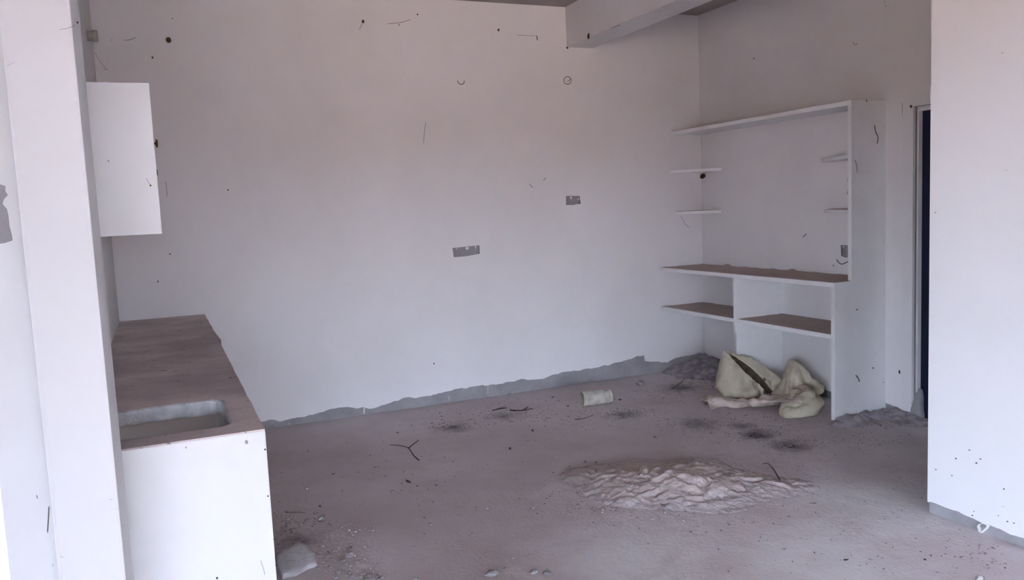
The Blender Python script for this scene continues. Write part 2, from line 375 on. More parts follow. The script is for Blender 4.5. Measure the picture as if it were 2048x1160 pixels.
# ================================================================== KITCHEN COUNTER
kc = thing('kitchen_counter', (0, 4.2, 0), 'dusty cement kitchen counter with a rough sink cut-out and white end', 'counter')
def rrect(x0, x1, y0, y1, r, n=5):
    out = []
    for cx, cy, a0 in ((x1-r, y0+r, -90), (x1-r, y1-r, 0), (x0+r, y1-r, 90), (x0+r, y0+r, 180)):
        for i in range(n+1):
            a = math.radians(a0+90*i/n); out.append((cx+r*math.cos(a), cy+r*math.sin(a)))
    return out
er = [(XC, D+.004), (XC+.004, 5.0), (XC+.014, 4.62), (XC+.003, 4.4), (XC+.001, 3.6), (XC+.001, YC+.004)]
er = [(x+.004*noise.noise(Vector((y*6, 2, 1))), y) for i in range(len(er)-1) for (x, y) in [(er[i][0]+(er[i+1][0]-er[i][0])*t/8, er[i][1]+(er[i+1][1]-er[i][1])*t/8) for t in range(8)]] + [er[-1]]
sink = rrect(-.235, .168, 2.655, 3.075, .05)
sink = [(x+.004*noise.noise(Vector((x*25, y*25, 0))), y+.005*noise.noise(Vector((x*25, y*25, 5)))) for x, y in sink]
sl = layer('slab', [er + [(XL+.001, YC+.004), (XL+.001, D+.004)], sink], lambda a, b: Vector((a, b, ZK)), (0, 0, 1), .05, counter_top, kc)
# white broken mortar lining the cut-out
vv = []; fs = []
n = len(sink)
for (x, y) in sink:
    q = .006*noise.noise(Vector((x*30, y*30, 9)))
    cx, cy = -.03, 2.865; d = Vector((cx-x, cy-y)).normalized()
    vv += [(x, y, ZK+.002+q*.6), (x+d.x*.010, y+d.y*.010, ZK-.002+q), (x+d.x*.014, y+d.y*.014, ZK-.05)]
for i in range(n):
    a, b = i*3, ((i+1) % n)*3; fs += [(a, b, b+1, a+1), (a+1, b+1, b+2, a+2)]
link('rim', mesh('rim', vv, fs), broken, kc)
# basin
bs = [(x*1.0, y) for x, y in sink]; vv = []; fs = []
for (x, y) in bs:
    cx, cy = -.03, 2.865
    vv += [(cx+(x-cx)*1.0, cy+(y-cy)*1.0, ZK-.045), (cx+(x-cx)*.97, cy+(y-cy)*.96, ZK-.17)]
for i in range(n): a, b = i*2, ((i+1) % n)*2; fs.append((a, b, b+1, a+1))
fs.append(tuple(i*2+1 for i in range(n)))
link('basin', mesh('basin', vv, fs), cab_white, kc, False)
box('end_panel', XL+.001, XC+.002, YC, YC+.07, .0, ZK-.004, cab_white, kc, .006)
for y in (3.35, 4.3, 5.2): box('partition', XL+.001, XC-.05, y, y+.06, .0, ZK-.05, board, kc)
box('plinth', XL+.001, XC-.08, YC+.07, D, .0, .08, cement, kc)
# ================================================================== WALL CABINET
YCB = 2.8; sc = YCB/2.4; XCB = .012; ZB0, ZB1 = 1.52-.0303*sc, 1.52+.3721*sc
wc = thing('wall_cabinet', (-.13, 4.8, ZB0), 'white wall cabinet hanging above the counter beside the pillar', 'cabinet')
box('end_panel', XL+.001, XCB, YCB, YCB+.018, ZB0, ZB1, cab_white, wc, .002)
box('carcass', XL+.001, XCB-.018, YCB+.018, D-.6, ZB0, ZB1, cab_white, wc, .002)
nd_ = 3; YCB += .018; L_ = (D-.6-YCB)/nd_
for i in range(nd_):
    box('cabinet_door', XCB-.017, XCB, YCB+i*L_+.002, YCB+(i+1)*L_-.002, ZB0+.002, ZB1-.002, cab_white, wc, .002)
    p = Vector((XCB, YCB+i*L_+(.06 if i != 1 else L_-.06), ZB0+.29))
    link('knob', tube_mesh('knob', [p, p+Vector((.004, 0, 0)), p+Vector((.005, 0, 0)), p+Vector((.011, 0, 0))], [.004, .004, .014, .011], 10), hole_m, wc, True)
# pipe stub high on the left wall
ps = on(183, 71, 0, XL); ps = Vector((XL, 5.4, 2.62))
pp = thing('pipe_stub', ps, 'short pale pipe stub sticking out high on left wall', 'pipe')
link('pipe', tube_mesh('pipe', [ps, ps+Vector((.05, 0, 0))], .028, 14), pvc, pp, True)
link('collar', tube_mesh('collar', [ps+Vector((.03, 0, 0)), ps+Vector((.055, 0, 0))], .034, 14), pvc, pp, True)

# ================================================================== SOCKET BOXES
def lug(px, plane, nrm, parent, m=chalk):
    n = Vector(nrm); vv = [plane(u, v)-n*.002 for u, v in px]; k = len(vv)
    vv += [q-n*.006 for q in vv]; fs = [tuple(range(k))] + [(i, (i+1) % k, k+(i+1) % k, k+i) for i in range(k)]
    return link('fixing_lug', mesh('lug', vv, fs), m, parent)
def socket(px, plane, nrm, label):
    q = [plane(u, v) for u, v in px]; c = sum(q, Vector())/len(q); n = Vector(nrm)
    t = thing('socket_box', c-n*PL, label, 'socket')
    k = len(q); fl = [p_-n*(PL-.003) for p_ in q]; inner = [c+(p_-c)*.93 for p_ in q]
    link('back_plate', mesh('back', fl + [p_-n*.004 for p_ in fl], [tuple(range(k))]+[(i, (i+1) % k, k+(i+1) % k, k+i) for i in range(k)]), cement, t)
    vv = []; fs = []
    for a, b in zip(q, inner): vv += [a-n*.001, b-n*.001, b-n*.012, a-n*.012]
    for i in range(k):
        a, b = i*4, ((i+1) % k)*4; fs += [(a, b, b+1, a+1), (a+1, b+1, b+2, a+2)]
    link('rim', mesh('rim', vv, fs), metal_m, t); return t
NB, NR, NY = (0, -1, 0), (-1, 0, 0), (0, -1, 0)
s1 = socket(box1_px, onb, NB, 'long narrow empty socket box sunk low in the back wall')
for px in ([(912, 495.5), (914.5, 495.3), (914, 500)], [(932, 493.5), (937, 493), (937, 499), (932, 499)], [(949.5, 491.7), (952.5, 491.5), (951.5, 499.5)]): lug(px, onb, NB, s1)
s2 = socket(box2_px, onb, NB, 'small square empty socket box higher on the back wall')
for px in ([(1139.5, 392), (1144, 392), (1144, 399), (1140, 398)], [(1157.5, 394), (1159.5, 400), (1155, 400)]): lug(px, onb, NB, s2)
s3 = socket(bx3_px, onr, NR, 'grey socket box low on right wall just above worktop')
lug([(1684.5, 490.3), (1688, 490.5), (1688, 496), (1685, 496)], onr, NR, s3)
s4 = socket(bx4_px, onr, NR, 'dark narrow socket box between the two small shelves by side panel')
wire = [onr(u, v)+Vector((-.012, 0, 0)) for u, v in [(1676, 519), (1680, 525), (1686, 528), (1692, 526), (1698, 523), (1706, 519)]]
tag(link('loose_wire', tube_mesh('wire', spline(wire, 5), .0032, 6), mark_m, None, True), 'short black wire curling from right wall below grey socket box', 'wire')

# ================================================================== MARKS ON THE WALLS
def mk(px, plane, nrm, parent, wpx=1.6, m=None, name='scuff_mark'):
    pts = [plane(u, v) for u, v in px]; depth = (pts[0]-EYE).dot(FW)
    return ribbon(name, spline(pts, 4) if len(pts) > 2 else pts, wpx*depth/F, nrm, m or mark_m, parent)
def sp(u, v, rpx, plane, nrm, parent, m=None, rz=1.3, name='nail_hole'):
    p = plane(u, v); return spot(name, p, rpx*(p-EYE).dot(FW)/F, nrm, m or hole_m, parent, rz)
for u, v, r in [(337, 80, 4.6), (726, 43, 2.6), (305, 115, 1.6), (997, 60, 1.9), (1134.5, 95, 2), (340, 508, 1.1), (316, 563, 1.2), (456, 380, 1.2), (798, 50, 1), (835, 29, 1.3), (345, 37, .9), (868, 727, 1.2)]:
    sp(u, v, r, onb, NB, wbp)
for px, wd, m in [([(724, 46), (722, 53), (718, 59)], 1.4, web_m), ([(774, 47.5), (795, 46), (808, 43.5), (822, 39)], 1.3, web_m), ([(1073.5, 71), (1074, 76), (1075, 81)], 2., mark_m), ([(1033, 70), (1055, 71.5), (1073, 72)], .9, web_m),
                  ([(915, 161), (917, 166), (922, 169), (927, 167), (929, 161)], 1.5, mark_m), ([(852, 243), (849, 262), (847, 288)], 1.2, web_m),
                  ([(1060, 367), (1062, 372), (1067, 376)], 1.6, web_m), ([(1087, 362), (1089, 358), (1092, 356)], 1.6, web_m),
                  ([(248, 80), (258, 80), (272, 75)], 1.5, web_m), ([(208, 138), (216, 139)], 2., mark_m), ([(190, 105), (197, 118), (206, 130), (213, 136)], .9, web_m), ([(331, 362), (333, 375), (334, 394)], 1.2, web_m),
                  ([(222, 82), (224, 77)], 1.2, mark_m)]:
    mk(px, onb, NB, wbp, wd, m)
for cu, cv in [(1135, 161)]:
    ring = [(cu+7*math.cos(a)*1.05, cv+7.5*math.sin(a)) for a in [i*2*math.pi/14 for i in range(15)]]
    mk(ring, onb, NB, wbp, 1.3, mark_m, 'wire_loop'); mk([(1141, 157), (1137, 162), (1134, 163)], onb, NB, wbp, 1.1, mark_m)
for px in ([(728, 828), (728.5, 818), (729, 805)], [(899, 800), (897, 792)], [(976, 787), (975.5, 772)], [(579, 851), (578.5, 845)]):
    mk(px, onb, NB, wb, 2.2 if px[0][0] in (728, 976) else 1.6, chalk, 'chalk_tick').location.y = .0
for u, v, r in [(1508, 117, 1.2), (1598, 415, .0), (1667, 531, 1), (1386, 291, 1.2)]:
    if r: sp(u, v, r, onr, NR, wrp)
for px, wd, m in [([(1706, 83), (1708, 88), (1712, 90), (1715, 86)], 1.3, web_m), ([(1606, 474), (1610, 471), (1613, 467)], 1.6, mark_m), ([(1406, 404), (1405, 421)], 1.1, web_m), ([(1399.5, 447), (1400, 462)], 1.1, web_m),
                  ([(1768, 0), (1772, 14)], 1.5, web_m), ([(1381, 37), (1382, 26)], .9, web_m), ([(1770, 12), (1780, 13)], 1.2, web_m)]:
    mk(px, onr, NR, wrp, wd, m)
mk([(1361, 431), (1366, 440), (1372, 450), (1379, 456)], onb, NB, wbp, .9, web_m)
mk([(1405, 22), (1411, 17)], onr, NR, wrp, 3, mark_m)
pe = lambda u, v: on(u, v, 1, YE)
side = [o for o in su.children if o.name.startswith('side_panel')][0]
for px, wd in [([(1749, 250), (1751, 263), (1756, 275), (1754, 288)], 2.2), ([(1709, 319), (1713, 330), (1714, 345)], 1.0), ([(1711, 750), (1716, 756), (1719, 764)], 2.4), ([(1764, 765), (1770, 764)], 1)]: mk(px, pe, NY, side, wd)
for u, v in [(1714, 619), (1746, 736), (1733, 202)]: sp(u, v, 1.3, pe, NY, side)
sp(1799, 744, 1.8, onr, NR, wrp, rz=2.); mk([(1804, 205), (1805, 225), (1806, 240)], onr, NR, wrp, 1.2, web_m); sp(1822, 213, 2.5, lambda u, v: on(u, v, 0, XR-.006), NR, tr)
pf = lambda u, v: on(u, v, 0, XF)
for u, v, r in [(1912, 917, 1.8), (1953, 926, 2.), (1961, 918, 1.6), (2008, 978, 1.7), (1945, 1031, 1.5), (1939, 900, 1.6), (1872, 939, 1.3), (1904, 951, 1.3), (1948, 1023, 1.), (2015, 1043, 1.6), (2028, 1046, 1.3), (1871, 425, 1.2), (1997, 1031, .9), (2005, 106, 1)]: sp(u, v, r, pf, NR, wfp, mark_m, .8)
mk([(2009, 341), (2016, 339)], pf, NR, wfp, 1.3, web_m); mk([(2003, 1013), (2010, 1013)], pf, NR, wfp, 1.5, web_m)
# white painted loop on the cement strip
lp_ = spline([on(u, v, 0, XF)+Vector((PL, 0, 0)) for u, v in [(1958.5, 1048), (1955, 1053), (1957, 1060), (1958.5, 1067), (1966, 1062), (1972, 1056), (1974, 1052), (1970, 1048), (1962, 1046)]], 4)
ribbon('painted_loop', lp_, 2.2*(lp_[0]-EYE).dot(FW)/F, NR, chalk, wf, PL)
# beam, pillar, left wall end, counter and cabinet marks
pb1 = lambda u, v: on(u, v, 0, 3.169)
sp(1177, 72, 4.2, pb1, NR, bm_); mk([(1222, 57), (1232, 53), (1241, 50)], pb1, NR, bm_, 1.2, web_m); mk([(1196, 31), (1195, 27)], pb1, NR, bm_, 1.2, web_m)
pp_ = lambda u, v: on(u, v, 1, YP)
for px, wd, m in [([(120, 1112), (127, 1115)], 1.2, web_m), ([(218, 1000), (226, 997)], 1.3, web_m), ([(118, 60), (140, 55), (150, 50)], 1., web_m), ([(14, 132), (30, 124)], 1.2, web_m)]: mk(px, pp_, NY, pil, wd, m)
sp(155, 45, 1.5, pp_, NY, pil); 
pw = lambda u, v: on(u, v, 1, 2.3)
for px, wd in [([(73, 990), (75, 997)], 3.2), ([(98, 1012), (97, 1035), (95, 1066)], 2.2), ([(101, 980), (100, 984)], 3), ([(106, 1128), (105, 1132)], 2)]: mk(px, pw, NY, wl, wd)
pk = lambda u, v: on(u, v, 1, YC); ep = [o for o in kc.children if o.name.startswith('end_panel')][0]
sp(493, 884, 2.8, pk, NY, ep, web_m); sp(372, 895, 1.4, pk, NY, ep, web_m); mk([(278, 895), (284, 896), (286, 892)], pk, NY, ep, 1.3, web_m); mk([(521, 1120), (526, 1135), (530, 1150)], pk, NY, ep, 1.2, web_m)
sp(530, 899, 1.5, pk, NY, ep); sp(536, 992, 1.3, pk, NY, ep); sp(434, 1156, 1.8, pk, NY, ep)
pc = lambda u, v: on(u, v, 1, YCB-.018); cc = [o for o in wc.children if o.name.startswith('end_panel')][0]
mk([(292, 356), (297, 364), (300, 369)], pc, NY, cc, 1.1, web_m); sp(301, 371, 1.5, pc, NY, cc); sp(217, 322, 1.3, pc, NY, cc, web_m)
# bare cement patch on the end of the left wall
ptc = [(-30, 372), (2, 369), (11, 372), (11, 383), (16, 390), (8, 398), (5, 408), (14, 418), (17, 432), (19, 452), (24, 470), (25, 481), (10, 486), (-30, 492)]
layer('bare_patch', [[(pw(u, v).x, pw(u, v).z) for u, v in ptc]], lambda a, z: Vector((a, 2.2985, z)), NY, .004, cement, wl)
# mud nest under the corner shelf
nc = onr(1408, 352); nst = lump('mud_nest', nc-Vector((.012, 0, 0)), .022, .03, .024, nest_m, None, 1., 2, .5); tag(nst, 'small dark mud nest stuck under the upper corner shelf', 'nest')

# ================================================================== SAND PILE, RUBBLE, DIRT
def heap(name, inside, x0, x1, y0, y1, step, m, label, cat, zf):
    nx, ny = int((x1-x0)/step), int((y1-y0)/step); vv = []; idx = {}; fs = []
    for j in range(ny+1):
        for i in range(nx+1):
            x = x0+i*step; y = y0+j*step
            z = zf(x, y)
            if z is None: continue
            idx[i, j] = len(vv); vv.append((x, y, z))
    for j in range(ny):
        for i in range(nx):
            q = [(i, j), (i+1, j), (i+1, j+1), (i, j+1)]
            if all(k in idx for k in q): fs.append(tuple(idx[k] for k in q))
    return tag(link(name, mesh(name, vv, fs), m, None, True), label, cat)
SC = Vector((2.44, 3.57)); SA = Vector((.785, -.617)); SB = Vector((.617, .785))
def sand_z(x, y):
    d = Vector((x, y))-SC; a = d.dot(SA)/.66; b = d.dot(SB)/.42
    r = math.sqrt(a*a+b*b)*(1+.28*noise.noise(Vector((x*3, y*3, 7))))
    if r > 1.12: return None
    base = max(0, 1-r)**.95
    p = Vector((x+.09*noise.fractal(Vector((x*6, y*6, 1)), 1., 2., 3), y+.09*noise.fractal(Vector((x*6, y*6, 4)), 1., 2., 3), 0))
    c = noise.voronoi(p*7.5)[0]; rid = min(1, (c[1]-c[0])*2.2)
    r2 = 1-abs(noise.fractal(p*9+Vector((3, 1, 0)), 1., 2., 3))*2.2
    return -.008 + .062*base + base**.5*(.026*rid*max(.2, .6+noise.noise(Vector((x*5, y*5, 3)))) + .012*r2) + .004*noise.fractal(Vector((x*30, y*30, 2)), 1., 2., 3)
heap('sand_pile', None, 1.5, 3.3, 2.8, 4.4, .0085, sand_m, 'low spread heap of clumpy pale pinkish sand on the floor', 'sand', sand_z)
def corner_z(x, y):
    dx = XR-x; dy = D-y
    if x > XR-.001 or y > D-.001: return None
    r = math.hypot(dx*1.25, dy*.85)/.62*(1+.3*noise.noise(Vector((x*4, y*4, 2))))
    if r > 1.1: return None
    b = max(0, 1-r)
    c = noise.voronoi(Vector((x*13, y*13, 0)))[0]; rid = min(1, (c[1]-c[0])*2)
    return -.008+.13*b**1.2+.030*rid*min(1, b*2.5)*(.4+abs(noise.noise(Vector((x*6, y*6, 0)))))+.008*noise.fractal(Vector((x*25, y*25, 2)), 1., 2., 3)
heap('rubble_heap', None, 3.75, XR, 5.1, D, .011, rubble_m, 'dark heap of crumbled mortar in the far corner', 'rubble', corner_z)
def foot_z(x, y):
    if x > XR+.06: return None
    d = math.hypot(max(0, abs(x-4.27)-.20)/.16, (y-(YE-.03))/(.11+.05*noise.noise(Vector((x*5, 1, 1)))))
    d2 = math.hypot((x-XR)/.17, max(0, abs(y-3.85)-.1)/.12)
    r = min(d, d2)*(1+.2*noise.noise(Vector((x*7, y*7, 2))))
    if r > 1.1 or y > YE-.001: return None
    b = max(0, 1-r); c = noise.voronoi(Vector((x*16, y*16, 0)))[0]
    return -.008+.045*b+.02*min(1, (c[1]-c[0])*2)*b+.005*noise.fractal(Vector((x*30, y*30, 2)), 1., 2., 3)
heap('mortar_ridge', None, 3.8, XR+.06, 3.5, YE, .009, rubble_m, 'low ridge of grey mortar at the foot of shelf side panel', 'rubble', foot_z)
# broken concrete slab beside the counter
def flat_rock(name, outline, h, m, label, cat, tilt=0., seed=1.):
    c = sum(outline, Vector())/len(outline); bm = bmesh.new(); rings = []
    dd = [outline[i].lerp(outline[(i+1) % len(outline)], t/4)*1. for i in range(len(outline)) for t in range(4)]; outline = [p+Vector((.012*noise.noise(p*25), .012*noise.noise(p*25+Vector((9, 0, 0))), 0)) for p in dd]
    for k, (s, z) in enumerate(((1.02, -.01), (1.0, h*.7), (.95, h*.95), (.72, h), (.4, h*1.02))):
        rings.append([bm.verts.new((c.x+(p.x-c.x)*s, c.y+(p.y-c.y)*s, z+(p-c).dot(Vector((-.35, .94, 0)))*s*tilt*(k > 0)+.007*noise.noise(p*28+Vector((k*3, 1, seed))))) for p in outline])
    n = len(outline)
    for a, b in zip(rings, rings[1:]):
        for i in range(n): bm.faces.new((a[i], a[(i+1) % n], b[(i+1) % n], b[i]))
    bm.faces.new(rings[-1]); bmesh.ops.triangulate(bm, faces=[f for f in bm.faces if len(f.verts) > 4])
    return tag(obj_bm(name, bm, m, None, True), label, cat)
ol = [ong(u, v) for u, v in [(553, 1137), (562, 1117), (585, 1110), (603, 1102), (622, 1106), (632, 1118), (634, 1130), (612, 1140), (590, 1150), (565, 1156)]]
flat_rock('concrete_lump', ol, .030, slab_m, 'flat broken lump of grey concrete beside the counter foot', 'rubble', .16)

# pebbles: four shapes, copied
PEB = []
for k in range(4):
    bm = bmesh.new(); bmesh.ops.create_icosphere(bm, subdivisions=2, radius=1)
    for v in bm.verts:
        d = v.co.normalized(); q = 1+.45*noise.fractal(d*1.1+Vector((k*5.3, 1, k)), 1., 2., 3); v.co = Vector((d.x*q, d.y*q*.8, d.z*q*.6))
    me = bpy.data.meshes.new('pebble'); bm.to_mesh(me); bm.free(); PEB.append(me)
PM = {}
def pebble(u, v, rpx, label, group=None, m=stone_m, name='pebble', z=0., flat=1.):
    g = ong(u, v, z); r = rpx*(g-EYE).dot(FW)/F
    k = random.randrange(4); key = (k, m.name)
    if key not in PM: me = PEB[k].copy(); me.materials.append(m); PM[key] = me
    o = bpy.data.objects.new(name, PM[key]); COL.objects.link(o)
    o.location = (g.x, g.y, floor_z(g.x, g.y)+z+r*.42*flat); o.scale = (r, r*random.uniform(.8, 1.1), r*flat); o.rotation_euler = (0, 0, random.random()*6.3)
    return tag(o, label, 'stone', group)
pebble(613, 977, 5, 'small white pebble nearest the counter edge', m=stone_pale)
pebble(643, 1039, 8, 'rounded pale grey stone on the floor above the gravel patch', m=stone_pale)
pebble(1258, 972, 10, 'flat oval pale stone lying on the front of sand pile', m=stone_pale, z=.035, flat=.5)
pebble(1283, 768, 8, 'lone pale stone near back wall right of the pipe piece')
pebble(983, 1148, 13, 'largest flat stone at the bottom edge of the floor', flat=.7)
pebble(1067, 1144, 9, 'left one of two flat stones side by side at bottom edge', flat=.7)
pebble(1095, 1147, 10, 'right one of two flat stones side by side at bottom edge', flat=.7)
pebble(1960, 1157, 8, 'pale stone in the bottom right corner below the painted loop', m=stone_pale)
pebble(871, 963, 4, 'tiny white pebble right of the dark leaf in open floor', m=stone_pale)
pebble(860, 1050, 4, 'tiny white pebble in the middle of the open floor', m=stone_pale)
pebble(785, 984, 4, 'tiny brownish pebble left of the small dark leaf')
pebble(699, 1112, 9, 'largest stone right of the broken concrete lump')
pebble(684, 1121, 7, 'flat stone left of the largest stone by concrete lump', flat=.6)
pebble(1009, 1135, 5, 'small pale chip above the flat stones at bottom edge', m=stone_pale, flat=.5)
pebble(833, 1156, 6, 'small pale chip at the very bottom edge of the floor', m=stone_pale, flat=.5)
pebble(1020, 790, 5, 'small stone lying against the foot of the back wall')
def cluster(cu, cv, su_, sv, n, r0, r1, label, group, pale=.15):
    for _ in range(n):
        u = random.gauss(cu, su_); v = random.gauss(cv, sv)
        if u < 560+(v-1000)*.02 or v > 1158: u = abs(u-566)+566; v = min(v, 1157)
        pebble(u, v, random.uniform(r0, r1), label, group, stone_pale if random.random() < pale else stone_m)
cluster(725, 1148, 24, 8, 34, 1.8, 4.5, 'small grey pebble in the gravel patch at lower left bottom edge', 'gravel patch at bottom edge')
cluster(660, 1105, 35, 10, 30, 1.5, 4.0, 'small grey pebble scattered around the broken concrete lump', 'pebbles by concrete lump')
cluster(572, 1042, 12, 10, 16, 1.5, 4.0, 'small grey pebble along the foot of the counter', 'pebbles by counter foot')
cluster(725, 1062, 25, 5, 12, 1.4, 3.0, 'tiny grey pebble on the floor above the gravel patch', 'pebbles above gravel')
cluster(1690, 1050, 18, 7, 12, 1.4, 3., 'small pale crumb of mortar on the floor near right wall', 'mortar crumbs at right', .2)
cluster(1300, 1015, 130, 14, 30, 1.5, 4., 'small crumb of mortar along the near edge of sand pile', 'crumbs in front of sand pile', .4)
cluster(1190, 935, 50, 18, 14, 1.5, 3.5, 'small crumb of mortar left of the sand pile', 'crumbs left of sand pile', .4)
cluster(1450, 760, 45, 8, 20, 2.0, 5., 'small dark crumb of mortar spilling from the corner heap', 'crumbs below corner heap', .1)

# grit and twigs
def grit(name, clusters, m, label, r0=.0017, r1=.0047):
    vv = []; fs = []
    for (cu, cv, a, b, n) in clusters:
        for _ in range(n):
            u = random.gauss(cu, a); v = random.gauss(cv, b); g = ong(u, v)
            if g.x > XR-.01 or g.y > D-.01 or g.x < XC+.02 or g.y < 1.5 or (g.x > XF and g.y < YF): continue
            r = random.uniform(r0, r1); z = floor_z(g.x, g.y); an = random.random()*6.3; l = random.uniform(1, 3.2); k = len(vv)
            c, s = math.cos(an)*r, math.sin(an)*r
            vv += [(g.x+c*l, g.y+s*l, z), (g.x-s, g.y+c, z), (g.x-c*l, g.y-s*l, z), (g.x+s, g.y-c, z), (g.x, g.y, z+r*random.uniform(.5, 1.2))]
            fs += [(k, k+1, k+4), (k+1, k+2, k+4), (k+2, k+3, k+4), (k+3, k, k+4)]
    o = link(name, mesh(name, vv, fs), m); return tag(o, label, 'debris', None, 'stuff')
grit('dark_debris', [(1520, 868, 30, 8, 500), (1590, 890, 28, 8, 350), (1395, 850, 40, 9, 260), (1400, 765, 35, 12, 350), (1370, 745, 22, 8, 150), (1260, 825, 55, 9, 220), (1330, 790, 50, 10, 180), (900, 850, 40, 8, 160), (1000, 825, 60, 10, 180),
                     (1740, 840, 40, 9, 250), (1700, 880, 60, 10, 90), (1480, 840, 45, 10, 150), (1100, 830, 90, 14, 160), (1350, 1010, 130, 25, 260), (1230, 1000, 60, 22, 120), (600, 1060, 40, 30, 150), (1540, 960, 40, 25, 120),
                     (900, 950, 260, 60, 160), (1750, 1000, 120, 60, 70), (1650, 1120, 150, 30, 50), (1960, 1110, 30, 18, 60), (1030, 800, 120, 6, 90)], grit_m, 'fine dark dirt and plant scraps scattered over the floor')
grit('pale_debris', [(1300, 980, 140, 30, 160), (660, 1120, 60, 20, 220), (1500, 950, 120, 40, 40), (900, 1100, 200, 40, 80)], stone_pale, 'fine pale mortar crumbs scattered over the floor', .0015, .004)
def twig(paths, r, label, lift=.004):
    t = thing('twig', ong(*paths[0][0]), label, 'twig')
    for px in paths:
        pts = spline([ong(u, v, 0)+Vector((0, 0, lift+.006*abs(noise.noise(Vector((u*.1, v*.1, 1)))))) for u, v in px], 4)
        n = len(pts); link('stem' if px is paths[0] else 'side_shoot', tube_mesh('twig', pts, [r*(1-.6*i/n) for i in range(n)], 5), twig_m, t)
twig([[(838, 922), (828, 913), (817, 898), (800, 893), (780, 891)], [(817, 898), (828, 889), (838, 881)]], .004, 'dark forked dry twig on the open floor')
twig([[(1560, 968), (1553, 955), (1545, 943), (1535, 934), (1525, 935)]], .005, 'curved dry stalk arching over right end of sand pile', .02)
twig([[(572, 1027), (600, 1026), (612, 1028)]], .002, 'thin short twig by the counter foot')
twig([[(1343, 779), (1352, 774), (1365, 764), (1372, 755)]], .004, 'thin dark twig below the corner heap')
twig([[(985, 822), (1000, 818), (1014, 817), (990, 821)]], .004, 'dark twig lying near the middle of the back wall')
twig([[(1330, 1002), (1320, 1008), (1331, 1014)]], .003, 'thin bent twig in front of sand pile')
twig([[(1150, 840), (1170, 838), (1188, 830)]], .003, 'thin dark twig in front of the pipe piece')
twig([[(1020, 822), (1045, 823), (1065, 818)], [(1045, 823), (1056, 815)]], .005, 'thick dark dry twig left of the pipe piece')
def leaf(u, v, r, label):
    g = ong(u, v); rr = r*(g-EYE).dot(FW)/F; a = random.random()*6.3; vv = []; z = floor_z(g.x, g.y)+.002
    pr = [(-1, 0, .1), (-.4, .45, .25), (.3, .4, .15), (1, 0, .5), (.3, -.4, .2), (-.4, -.4, .05), (0, 0, 0)]
    for x, y, h in pr: vv.append((g.x+(x*math.cos(a)-y*math.sin(a))*rr, g.y+(x*math.sin(a)+y*math.cos(a))*rr, z+h*rr*.8))
    vv += [(p_[0], p_[1], p_[2]-.0012) for p_ in vv]
    fs = [(i, (i+1) % 6, 6) for i in range(6)]+[((i+1) % 6+7, i+7, 13) for i in range(6)]+[(i, i+7, (i+1) % 6+7, (i+1) % 6) for i in range(6)]
    tag(link('dry_leaf', mesh('leaf', vv, fs), leaf_m), label, 'leaf')
for u, v, r, lb in [(817, 964, 9, 'curled dark dry leaf in the open floor left of white pebble'), (667, 947, 4, 'small black dry leaf scrap on the floor near counter'), (872, 970, 5, 'small dry leaf touching the tiny white pebble'),
                    (1136, 813, 6, 'small dark leaf scrap left of the pipe piece'), (1105, 794, 6, 'dark leaf scrap near the foot of back wall'), (1240, 800, 8, 'crumpled dark leaf at the right end of pipe piece'),
                    (1065, 862, 6, 'brown leaf scrap on the open floor below pipe piece'), (1020, 897, 6, 'lone brown leaf scrap in the middle of the floor'), (795, 866, 5, 'small dark leaf scrap near the back wall at left'),
                    (1310, 874, 5, 'dark leaf scrap above the sand pile'), (640, 1012, 5, 'dark curled leaf scrap above the rounded pale stone'), (1692, 1118, 6, 'small dark scrap on the bottom right floor'), (1850, 1118, 6, 'dark scrap on the floor below the near right wall')]:
    leaf(u, v, r, lb)

# ================================================================== PIPE PIECE (lying on the floor)
pa, pb_ = ong(1171, 814), ong(1229, 808)
ax = (pb_-pa).normalized(); R0 = .058
def lathe_axis(name, prof, o, axd, m, parent, k=24):
    s = axd.cross(Vector((0, 0, 1))).normalized(); q = s.cross(axd); vv = []; fs = []
    for t, r in prof: vv += [o+axd*t+(s*math.cos(j*2*math.pi/k)+q*math.sin(j*2*math.pi/k))*r for j in range(k)]
    for i in range(len(prof)-1):
        for j in range(k): fs.append((i*k+j, i*k+(j+1) % k, (i+1)*k+(j+1) % k, (i+1)*k+j))
    return link(name, mesh(name, vv, fs), m, parent, True)
pt = thing('pipe_coupling', pa, 'short dirty cream plastic pipe coupling lying on the floor', 'pipe')
po = pa+Vector((0, .05, R0-.004)); Lp = (pb_-pa).length
ob = lathe_axis('socket', [(0, R0*.80), (0, R0*.97), (.006, R0), (Lp*.70, R0), (Lp*.73, R0*.96), (Lp*.73, R0*.80), (.03, R0*.80), (.03, R0*.75), (0, R0*.8)], po, ax, pvc, pt)
lathe_axis('spigot', [(Lp*.73, R0*.86), (Lp*.91, R0*.86), (Lp*.915, R0*.80), (Lp*.915, R0*.66), (Lp*.75, R0*.66)], po-Vector((0, 0, .004)), ax, pvc, pt)
lathe_axis('ring', [(Lp*.915, R0*.80), (Lp*.92, R0*.90), (Lp*1., R0*.90), (Lp*1., R0*.70), (Lp*.92, R0*.70)], po-Vector((0, 0, .004)), ax, pvc, pt)

